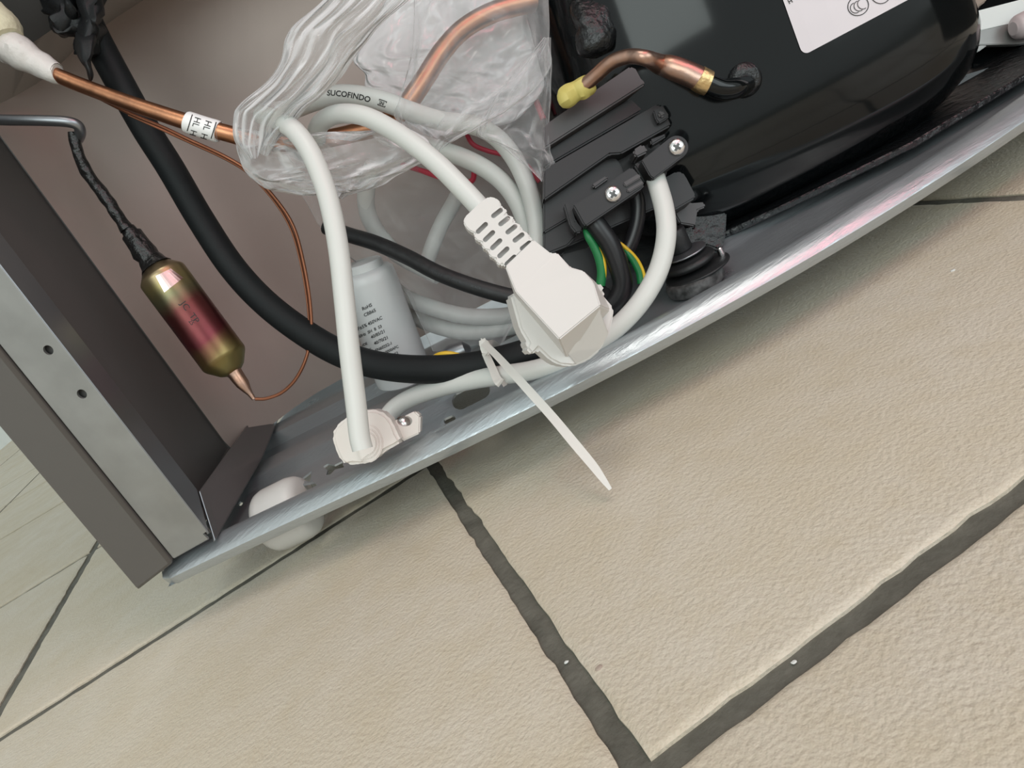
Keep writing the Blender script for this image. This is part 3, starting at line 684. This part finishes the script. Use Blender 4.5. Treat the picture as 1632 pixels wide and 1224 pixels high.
# ================================================================== CAPACITOR
cpt = thing('motor_capacitor', 'white cylindrical capacitor with printed ratings behind the black hose', 'capacitor', P(620, 600, .36))
B0 = P(580, 427, .350); B1 = P(646, 606, .372); ax = B1-B0; L_ = ax.length
canb = lathe('can', B0, ax, [(.0006, .0095), (.0012, .0118), (.0025, .0132), (.006, .0137), (L_-.004, .0142), (L_-.0012, .0137), (L_, .0120)], 'can', cpt, None, seg=48)
lathe('top_rim', B0-ax.normalized()*.003, ax, [(0, .0088), (.0008, .0096), (.0036, .0096)], 'can', cpt, seg=36)
tube('lead', [(556, 436, .345), (552, 420, .345), (549, 404, .346)], .0016, 'wire', cpt, 'short black lead', seg=10)
tr = bvh(canb)
ang = radians(-27); c_, s_ = cos(ang), sin(ang)
rows = [('RoHS', 578, 495, 7.5), ('CBB65', 581, 505, 7.5), ('2.5uF±5% 450VAC', 560, 532, 7.4), ('50/60Hz  SH  B  S3', 564, 543, 6.6), ('40/85/21', 592, 540, 7.2), ('40/70/21', 597, 550, 7.2), ('EN60252-1', 599, 561, 6.6), ('10000AFC', 612, 565, 6.2), ('EN60252', 614, 574, 6.4), ('25.2.20', 622, 582, 6.4), ('VDE', 577, 553, 5.6), ('CQC', 582, 563, 5.6)]
drape('printed_text', [textpx(s, x, y, z*c_*.98, z*s_*.92, z*sin(ang)+z*.15, -z*1.08*cos(ang), True) for s, x, y, z in rows], tr, 'inkgrey', canb, .00015)

# ================================================================== SMALL WIRES
w = tube('black_wire', [(940, 345, .300), (955, 365, .300), (972, 390, .301), (986, 425, .303), (992, 455, .305), (982, 480, .307), (962, 496, .309)], .0042, 'wire', None, seg=18)
tag(w, 'thick black wire curving down from the lower left cord clamp', 'wire')
w = tube('black_wire', [(1006, 295, .304), (1016, 320, .305), (1016, 350, .306), (1008, 380, .307), (998, 402, .308), (990, 425, .309)], .0031, 'wire', None, seg=16)
tag(w, 'thinner black wire behind, left of the white cord at the terminal box', 'wire')
w = thing('earth_wire', 'green and yellow earth wire nearest the plug, left of the black wire', 'wire', P(955, 420, .302))
tube('green_side', [(932, 365, .301, .0010), (938, 378, .301, .0016), (948, 395, .302, .0018), (956, 415, .303, .0020), (959, 435, .304, .0020), (957, 455, .305, .0020)], .002, 'green', w, seg=14)
tube('yellow_stripe', [(950, 388, .3015, .0005), (957, 402, .302, .0008), (962, 418, .3025, .0010), (963, 436, .3035, .0010), (960, 452, .3045, .0010)], .001, 'yellow', w, seg=10)
w = thing('earth_wire', 'green wire with yellow stripe just right of the thick black wire', 'wire', P(1010, 410, .302))
tube('green_side', [(992, 392, .306, .0010), (1002, 405, .306, .0014), (1012, 420, .3065, .0015), (1019, 436, .307, .0015), (1021, 452, .3075, .0015)], .0015, 'green', w, seg=14)
tube('yellow_stripe', [(988, 387, .305, .0006), (996, 394, .305, .0008), (1008, 405, .3055, .0008), (1018, 418, .306, .0008), (1025, 434, .3065, .0008), (1027, 448, .307, .0008)], .0008, 'yellow', w, seg=10)
w = thing('wire_connector', 'grey wire joint with a yellow wire peeking over the black hose', 'connector', P(725, 568, .33))
lathe('grey_cap', P(724, 566, .326), EX, [(-.008, .001), (-.006, .0040), (0, .0055), (.006, .0040), (.008, .001)], 'steelpipe', w, seg=24)
tube('yellow_wire', [(688, 574, .318), (700, 567, .316), (715, 565, .315), (732, 569, .315), (745, 577, .316)], .0015, 'yellow', w, 'yellow wire', seg=10)

# ================================================================== POWER CORD WITH PLUG
pc = thing('power_cord', 'white mains cord with moulded plug, looped through the plastic bag', 'power cord', P(600, 640, .27))
r_ = .0037
tube('cord', [(578, 716, .262), (573, 695, .262), (568, 650, .262), (562, 600, .262), (556, 550, .262), (549, 480, .263), (540, 400, .264), (528, 335, .266), (513, 285, .268), (493, 240, .270), (468, 207, .274), (440, 190, .280), (420, 185, .290), (425, 180, .300), (450, 176, .308)], r_, 'white', pc, 'white cord section rising from the cord grip', seg=24)
lp2 = tube('cord', [(440, 185, .304), (480, 168, .300), (512, 157, .297), (545, 151, .296), (580, 154, .297), (615, 163, .300), (650, 176, .304), (700, 192, .312), (755, 200, .318), (790, 218, .320), (818, 250, .320), (838, 290, .320), (850, 330, .320), (856, 370, .320), (855, 410, .320)], .0040, 'white', pc, 'white cord loop printed with black lettering', seg=28)
tr = bvh(lp2)
vs_all = []
vs, fs = text2d('SUCOFINDO', True); wd = max(v[0] for v in vs); bl = []
for (u, v) in vs:
    t = u/wd; x = 521+68*t; y = 152+1.5*t+9.5*t*t; sl = (1.5+19*t)/68; k_ = 1/sqrt(1+sl*sl)
    bl.append((x+sl*k_*v*12.2, y-k_*v*12.2))
vs_all.append((bl, fs))
a_ = radians(19); bx, by = 604.5, 157.5; cx_, sx_ = cos(a_), sin(a_)
def bq(u0, v0, u1, v1): return ([(bx+u*cx_-v*sx_, by+u*sx_+v*cx_) for u, v in ((u0, v0), (u1, v0), (u1, v1), (u0, v1))], [(0, 1, 2, 3)])
for q in ((0, 0, 13, 1.2), (0, 8.8, 13, 10), (0, 0, 1.2, 10), (11.8, 0, 13, 10)): vs_all.append(bq(*q))
vs_all.append(textpx('SNI', bx+1.8*cx_-7.8*sx_, by+1.8*sx_+7.8*cx_, 5.4*cx_, 5.4*sx_, 7.8*sx_, -7.8*cx_, True))
drape('printed_text', vs_all, tr, 'ink', lp2, .00015)
tube('cord', [(505, 222, .300), (506, 205, .294), (520, 189, .288), (545, 181, .282), (580, 185, .276), (620, 204, .270), (660, 231, .264), (700, 264, .259), (735, 299, .255), (762, 328, .252), (780, 350, .250)], r_*.97, 'white', pc, 'white cord section ending in the plug', seg=24)
tube('cord', [(640, 222, .325), (690, 236, .325), (735, 250, .325), (775, 270, .325), (806, 296, .325), (828, 330, .326), (842, 370, .328)], .0040, 'white', pc, 'white cord loop inside the bag', seg=20)
tube('cord', [(596, 262, .345), (586, 290, .350), (583, 320, .355), (590, 350, .360), (610, 382, .365), (640, 410, .365), (700, 440, .36)], .0042, 'white', pc, 'white cord loop hanging behind the bag', seg=18)
tube('cord', [(740, 290, .360), (722, 325, .360), (705, 355, .360), (690, 390, .362), (680, 420, .365)], .0038, 'white', pc, 'white cord loop hanging behind the bag', seg=18)
tube('cord', [(600, 430, .385), (640, 470, .380), (700, 494, .376), (760, 505, .372), (830, 500, .368), (880, 480, .364)], .0042, 'white', pc, 'white cord coil low behind the bag', seg=18)
tube('cord', [(615, 470, .392), (660, 505, .388), (730, 528, .380), (800, 524, .374), (850, 510, .370)], .0042, 'white', pc, 'white cord coil low behind the bag', seg=18)
tube('cord', [(1036, 262, .303), (1045, 285, .2975), (1058, 330, .291), (1062, 370, .287), (1056, 410, .286), (1042, 447, .285), (1018, 485, .284), (985, 520, .284), (945, 550, .285), (900, 575, .287), (850, 590, .290), (800, 598, .295), (750, 606, .302), (700, 618, .310), (660, 632, .315), (632, 648, .318), (615, 668, .318), (606, 690, .314)], .0039, 'white', pc, 'white cord section from the terminal box to the cord grip', seg=24)

# ---- plug
plug = slab('plug', [(814, 470), (822, 466), (870, 440), (908, 427), (930, 433), (948, 452), (956, 449), (966, 462), (960, 468), (979, 490), (979, 503), (972, 532), (958, 558), (938, 575), (914, 584), (893, 582), (877, 574), (858, 556), (849, 566), (838, 555), (842, 547), (829, 525), (822, 500)],
            .247, .0085, 'whiteplug', pc, 'moulded white plug with round face', .0009, dirv=(W-R*.25-U*.02).normalized(), seg=3)
top = [P(805, 425, .2395), P(850, 382, .2395), P(878, 404, .2385), P(888, 403, .238), P(909, 426, .236), P(930, 432, .2365), P(946, 450, .237), P(957, 487, .236), P(891, 541, .234), P(822, 466, .236)]
back = [P(805, 425, .2455), P(850, 382, .2455), P(878, 404, .2465), P(888, 403, .247), P(909, 426, .248), P(930, 432, .248), P(950, 450, .248), P(975, 495, .249), P(905, 575, .249), P(820, 472, .248)]
bm = bmesh.new(); fv = [bm.verts.new(v) for v in top]; bv = [bm.verts.new(v) for v in back]
bm.faces.new((fv[0], fv[1], fv[2], fv[3], fv[9])); bm.faces.new((fv[3], fv[4], fv[5], fv[6], fv[7], fv[8], fv[9])); bm.faces.new(bv[::-1])
for i in range(10): bm.faces.new((fv[i], bv[i], bv[(i+1) % 10], fv[(i+1) % 10]))
bmesh.ops.recalc_face_normals(bm, faces=bm.faces)
bmesh.ops.bevel(bm, geom=list(bm.edges), offset=.0004, segments=2, affect='EDGES', clamp_overlap=True)
me = bpy.data.meshes.new('m'); bm.to_mesh(me); bm.free(); link('grip_housing', me, 'whiteplug', plug)
# lower wedge of the housing
slab('lower_wedge', [(891, 541, .2350), (957, 487, .2370), (958, 500, .2395), (970, 531, .2455), (957, 556, .2462), (936, 573, .2465), (918, 581, .2465), (903, 562, .2460), (896, 556, .2440)], .24, .004, 'whiteplug', plug, 'shaded lower face of the plug', .0003)
# ribbed strain relief with slots
sr_pts = [(738, 354), (741, 345), (768, 320), (779, 313), (790, 315), (798, 322), (799, 330), (805, 331), (809, 338), (806, 342), (812, 343), (820, 347), (819, 353), (823, 355), (831, 359), (831, 365), (835, 368), (843, 372), (845, 379), (851, 382), (806, 426), (800, 421), (797, 424), (790, 418), (790, 412), (783, 411), (778, 405), (779, 399), (772, 398), (767, 391), (768, 386), (760, 384), (755, 378), (757, 372), (748, 368), (742, 362)]
sr = slab('strain_relief', sr_pts, .2400, .0065, 'whiteplug', plug, 'ribbed strain relief with slots', .0005)
cuts = []
for k in range(5):
    for (x0, y0, x1, y1) in ((762, 369, 774, 357.5), (786.5, 344, 798, 335)):
        sx2, sy2 = (11.4*k, 13.0*k)
        cp_ = capsule_px(x0+sx2, y0+sy2, x1+sx2, y1+sy2, 3.8, 5)
        cuts.append(link('c', prism([P(x, y, .2385) for x, y in cp_], [P(x, y, .2435) for x, y in cp_], 0)))
cut(sr, cuts)

# ================================================================== CORD GRIP
cg = thing('cord_grip', 'cream plastic cord grip screwed to the base rail at the foot of the white cord', 'cord grip', P(590, 720, .30))
disc_px = [(528, 694), (533, 681), (547, 668), (566, 657), (588, 652), (604, 654), (617, 662), (626, 674), (632, 690), (640, 704), (630, 711), (610, 721), (596, 735), (575, 741), (562, 740), (551, 742), (542, 735), (532, 712)]
slab('body', disc_px, .281, .012, 'cream', cg, None, .0013, seg=3)
tabp = [(626, 672), (661, 655), (670, 663), (669, 691), (641, 704), (632, 696)]
tb = slab('screw_tab', tabp, .290, .008, 'cream', cg, 'side tab with a countersunk screw', .0006)
cpn = [(645+12*cos(t), 671+8.5*sin(t)) for t in [2*pi*k/24 for k in range(24)]]
cut(tb, [link('c', prism([P(x, y, .287) for x, y in cpn], [P(x, y, .296) for x, y in cpn], 0))])
lathe('screw', P(642, 673, .2955), -W+U*.4, [(-.001, .0028), (.0002, .0028), (.0010, .0018), (.0013, .0004)], 'chrome', tb, 'recessed screw', seg=20)
for k, (r1, dd) in enumerate(((25, .2803), (20, .2796), (15.5, .2789))):
    pts = [(584+r1*1.05*cos(t), 707+r1*1.25*sin(t)) for t in [radians(a_) for a_ in range(-75, 80, 14)]]
    pts += [(575, 735), (566, 700), (572, 682)]
    slab('bush_step', pts, dd, .002, 'cream', cg, None, .0004)

# ================================================================== CABLE TIE
ti = thing('cable_tie', 'pale nylon cable tie round the hose with its long tail hanging over the rail', 'cable tie', P(780, 560, .28))
def strap(name, pts, w_px, label=None, thick=.0011, n=6, teeth=False):
    S = spline([(*p,) for p in pts], n); V = []; Fc = []
    for i, s in enumerate(S):
        a = np.array(S[min(i+1, len(S)-1)][:2])-np.array(S[max(i-1, 0)][:2]); a = a/np.linalg.norm(a); nn = np.array((-a[1], a[0]))*s[3]*.57
        th2 = thick*(1.0 if (not teeth or i % 2) else .8)
        for sgn in (-1, 1): V.append(P(s[0]+nn[0]*sgn, s[1]+nn[1]*sgn, s[2]))
        for sgn in (1, -1): V.append(P(s[0]+nn[0]*sgn, s[1]+nn[1]*sgn, s[2]+th2))
    for i in range(len(S)-1):
        for k in range(4): Fc.append((i*4+k, i*4+(k+1) % 4, i*4+4+(k+1) % 4, i*4+4+k))
    Fc += [(3, 2, 1, 0), tuple((len(S)-1)*4+k for k in range(4))]
    return link(name, fixn(mk(V, Fc)), 'nylon', ti, label, ang=30)
strap('tail', [(770, 546, .284, 9), (790, 565, .276, 10), (815, 592, .268, 11.5), (845, 625, .262, 12.5), (880, 664, .256, 13), (915, 706, .250, 13.5), (945, 742, .246, 12.5), (962, 765, .244, 9), (973, 780, .243, 5)], 10, 'toothed tail', n=14, teeth=True)
slab('head', [(763, 540), (769, 537), (776, 540), (783, 552), (782, 562), (776, 568), (769, 566), (764, 553)], .284, .006, 'nylon', ti, 'square locking head', .0008)
strap('loop', [(773, 562, .2925, 10), (779, 575, .2915, 11), (786, 590, .290, 11), (791, 602, .289, 12), (795, 608, .288, 13), (799, 611, .2885, 13)], 11, None, .001)
strap('loop', [(799, 611, .2885, 12), (806, 606, .294, 10), (806, 590, .305, 9), (800, 565, .3105, 9), (788, 548, .303, 9), (776, 548, .289, 9)], 9, None, .001)

# ================================================================== RED WIRES IN THE BAG
w = thing('red_wire', 'red wire loops showing through the bag below the white cords', 'wire', P(760, 260, .34))
tube('loop', [(722, 175, .338), (738, 200, .340), (752, 228, .340), (776, 240, .341), (806, 248, .342), (838, 262, .342), (860, 290, .343)], .0011, 'red', w, seg=10)
tube('loop', [(640, 262, .348), (672, 272, .346), (700, 282, .345), (730, 292, .345), (752, 288, .345), (756, 272, .345)], .0013, 'red', w, seg=10)
tube('loop', [(850, 150, .340), (858, 170, .340), (866, 190, .340)], .0014, 'red', w, seg=10)

# ================================================================== PLASTIC BAG
bag = thing('plastic_bag', 'crumpled clear plastic bag draped over the copper pipe and coiled cord', 'bag', P(620, 200, .3))
def pouch(name, left, right, d, bulge, amp, m_, ns=110, nt=96, freq=(3, 26), label=None, warp=5):
    """closed, creased film tube between a left and a right edge"""
    Ls = spline(left, 12); Rs = spline(right, 12)
    def at(S, t): f = t*(len(S)-1); i = min(int(f), len(S)-2); f -= i; return S[i]*(1-f)+S[i+1]*f
    V = []; Fc = []; UVs = []
    for i in range(ns+1):
        t = i/ns; l = at(Ls, t); r = at(Rs, t); dd = d(t) if callable(d) else d; bb = bulge*(.35+.65*sin(pi*min(1, max(0, t*.9+.05))))
        for k in range(nt+1):
            a_ = 2*pi*k/nt; u = .5+.5*cos(a_); sg = 7 if sin(a_) > 0 else 0
            x = l[0]+(r[0]-l[0])*u; y = l[1]+(r[1]-l[1])*u
            q = Vector((t*freq[0], u*freq[1]*.22, 2.3*sin(a_)))
            rid = (1-abs(noise.noise(q))*2.6)*.7+(1-abs(noise.noise(q*2.1+Vector((5, 3, 1))))*2.6)*.3
            off = rid*amp*abs(sin(a_))
            wx = noise.noise(Vector((t*7, u*4, 3)))*warp; wy = noise.noise(Vector((t*7, u*4, 8)))*warp
            V.append(P(x+wx, y+wy, dd-sin(a_)*bb+(-off if sin(a_) > 0 else off))); UVs.append((t, k/nt))
    m1 = nt+1
    for i in range(ns):
        for k in range(nt): Fc.append((i*m1+k, i*m1+k+1, (i+1)*m1+k+1, (i+1)*m1+k))
    me = mk(V, Fc); uvl = me.uv_layers.new(name='UVMap')
    for lp_ in me.loops: uvl.data[lp_.index].uv = UVs[lp_.vertex_index]
    return link(name, me, m_, bag, label, ang=170)
pouch('twisted_strand', [(535, -35), (514, 0), (470, 40), (455, 60), (448, 92), (424, 130), (385, 165), (370, 185), (374, 225), (392, 255)], [(690, -45), (651, 0), (607, 40), (579, 75), (550, 115), (520, 147), (492, 172), (468, 195), (452, 215), (430, 245)],
      lambda t: .272+.012*t, .010, .005, 'film', freq=(1.5, 22), label='twisted upper strand of the bag', warp=5)
pouch('frosted_panel', [(700, -60), (640, -30), (600, 30), (563, 92), (582, 120), (588, 150), (620, 180), (680, 215)], [(880, -60), (876, 0), (872, 60), (870, 110), (862, 150), (830, 185), (780, 205), (720, 222)],
      lambda t: .334, .003, .004, 'filmfrost', freq=(4, 16), label='hazy inner panel of the bag behind the copper pipe', warp=6)
pouch('front_fold', [(655, -40), (660, 40), (650, 110), (630, 170), (640, 205), (690, 238)], [(874, -40), (876, 60), (872, 120), (800, 182), (745, 212), (700, 242)],
      lambda t: .300, .006, .004, 'filmlight', freq=(3, 14), label='clear front fold of the bag')
pouch('lower_pouch', [(374, 205), (378, 240), (392, 275), (420, 298), (470, 310), (540, 314)], [(560, 225), (640, 200), (690, 240), (650, 272), (600, 298), (545, 316)],
      lambda t: .288+.005*t, .010, .006, 'filmcrump', freq=(3, 16), label='sagging pouch under the copper pipe')
pouch('side_fold', [(866, 60), (800, 140), (770, 190), (760, 215), (800, 235), (860, 285)], [(878, 60), (880, 120), (876, 190), (878, 235), (883, 265), (868, 292)],
      lambda t: .306, .005, .004, 'filmlight', freq=(4, 12), ns=60, nt=60, label='folded right edge of the bag')
pouch('rear_drape', [(440, 250), (480, 310), (520, 375), (570, 420), (640, 460), (690, 560)], [(872, 120), (880, 265), (872, 330), (862, 400), (850, 470), (800, 550)],
      lambda t: .346+.012*t, .002, .003, 'filmlight', freq=(3, 12), label='lower drape hanging behind the plug')

# ================================================================== RIGHT EDGE
ws = thing('metal_bracket', 'pale shiny metal strip standing right of the compressor at the picture edge', 'bracket', P(1590, 60, .36))
slab('bright_face', [(1546, 20), (1700, -20), (1700, 14), (1620, 36), (1549, 52)], .352, .002, 'wall', ws, 'white bright face', .0003)
slab('grey_face', [(1549, 52), (1700, 14), (1700, 58), (1620, 70), (1552, 72)], .352, .003, 'flange', ws, 'grey lower face', .0003)
slab('grey_pin', [(1549, 80), (1562, 72), (1574, 72), (1560, 82), (1551, 84)], .350, .003, 'flange', ws, None, .0004)
slab('board', [(1545, -30), (1582, -30), (1572, 2), (1560, 10), (1552, 18), (1546, 14)], .358, .004, 'cardboard', ws, 'brownish torn board edge')
slab('dark_backing', [(1556, 18), (1580, -10), (1720, -40), (1720, 130), (1550, 130), (1548, 60)], .364, .004, 'black', ws)
kn = tube('pale_knob', [(1614, 46, .346, .0030), (1620, 44, .346, .0052), (1632, 40, .346, .0060), (1650, 34, .346, .0064), (1680, 24, .346, .0064)], .006, 'skin', None, seg=28)
tag(kn, 'pale pinkish rounded end at the right picture edge, in front of the pale strip', 'knob')

# ================================================================== SPECKS ON THE FLOOR
def crumb(x, y, r, m_, label, seed, z=.0):
    c = ZP(x, y, z); V = []; Fc = []; n = 8
    for h_, q in ((0, .8), (.5, 1), (1.0, .55)):
        for k in range(n):
            t = 2*pi*k/n; rr = r*q*(1+.35*noise.noise(Vector((cos(t)*1.3+seed, sin(t)*1.3, h_))))
            V.append(c+Vector((cos(t)*rr*1.3, sin(t)*rr, h_*r*.7)))
    for i in range(2):
        for k in range(n): Fc.append((i*n+k, i*n+(k+1) % n, (i+1)*n+(k+1) % n, (i+1)*n+k))
    Fc += [tuple(range(n-1, -1, -1)), tuple(2*n+k for k in range(n))]
    tag(link('crumb', fixn(mk(V, Fc)), m_), label, 'crumb')
crumb(1519, 432, .0008, 'white', 'tiny white crumb on the beige tile at the far right, below the rail', 1)
crumb(903, 1056, .00055, 'white', 'tiny white speck in the steep dark grout line at the bottom centre', 2, -.001)
crumb(1266, 1056, .00055, 'white', 'tiny white speck in the wide slanting grout line at the lower right', 3, -.001)
crumb(955, 1066, .0009, 'cardboard', 'small brown chip on the tile just right of the steep grout line', 4, -.0002)

for o in COL.objects:
    if o.parent is None and 'category' in o:
        b_ = o.name.split('.')[0]
        g_ = {'crumb': 'specks on the floor tiles', 'black_wire': 'black wires below the terminal box', 'earth_wire': 'green and yellow earth wires', 'capillary_tube': 'hair-thin copper tubes'}.get(b_)
        if g_: o['group'] = g_
bpy.context.view_layer.update()
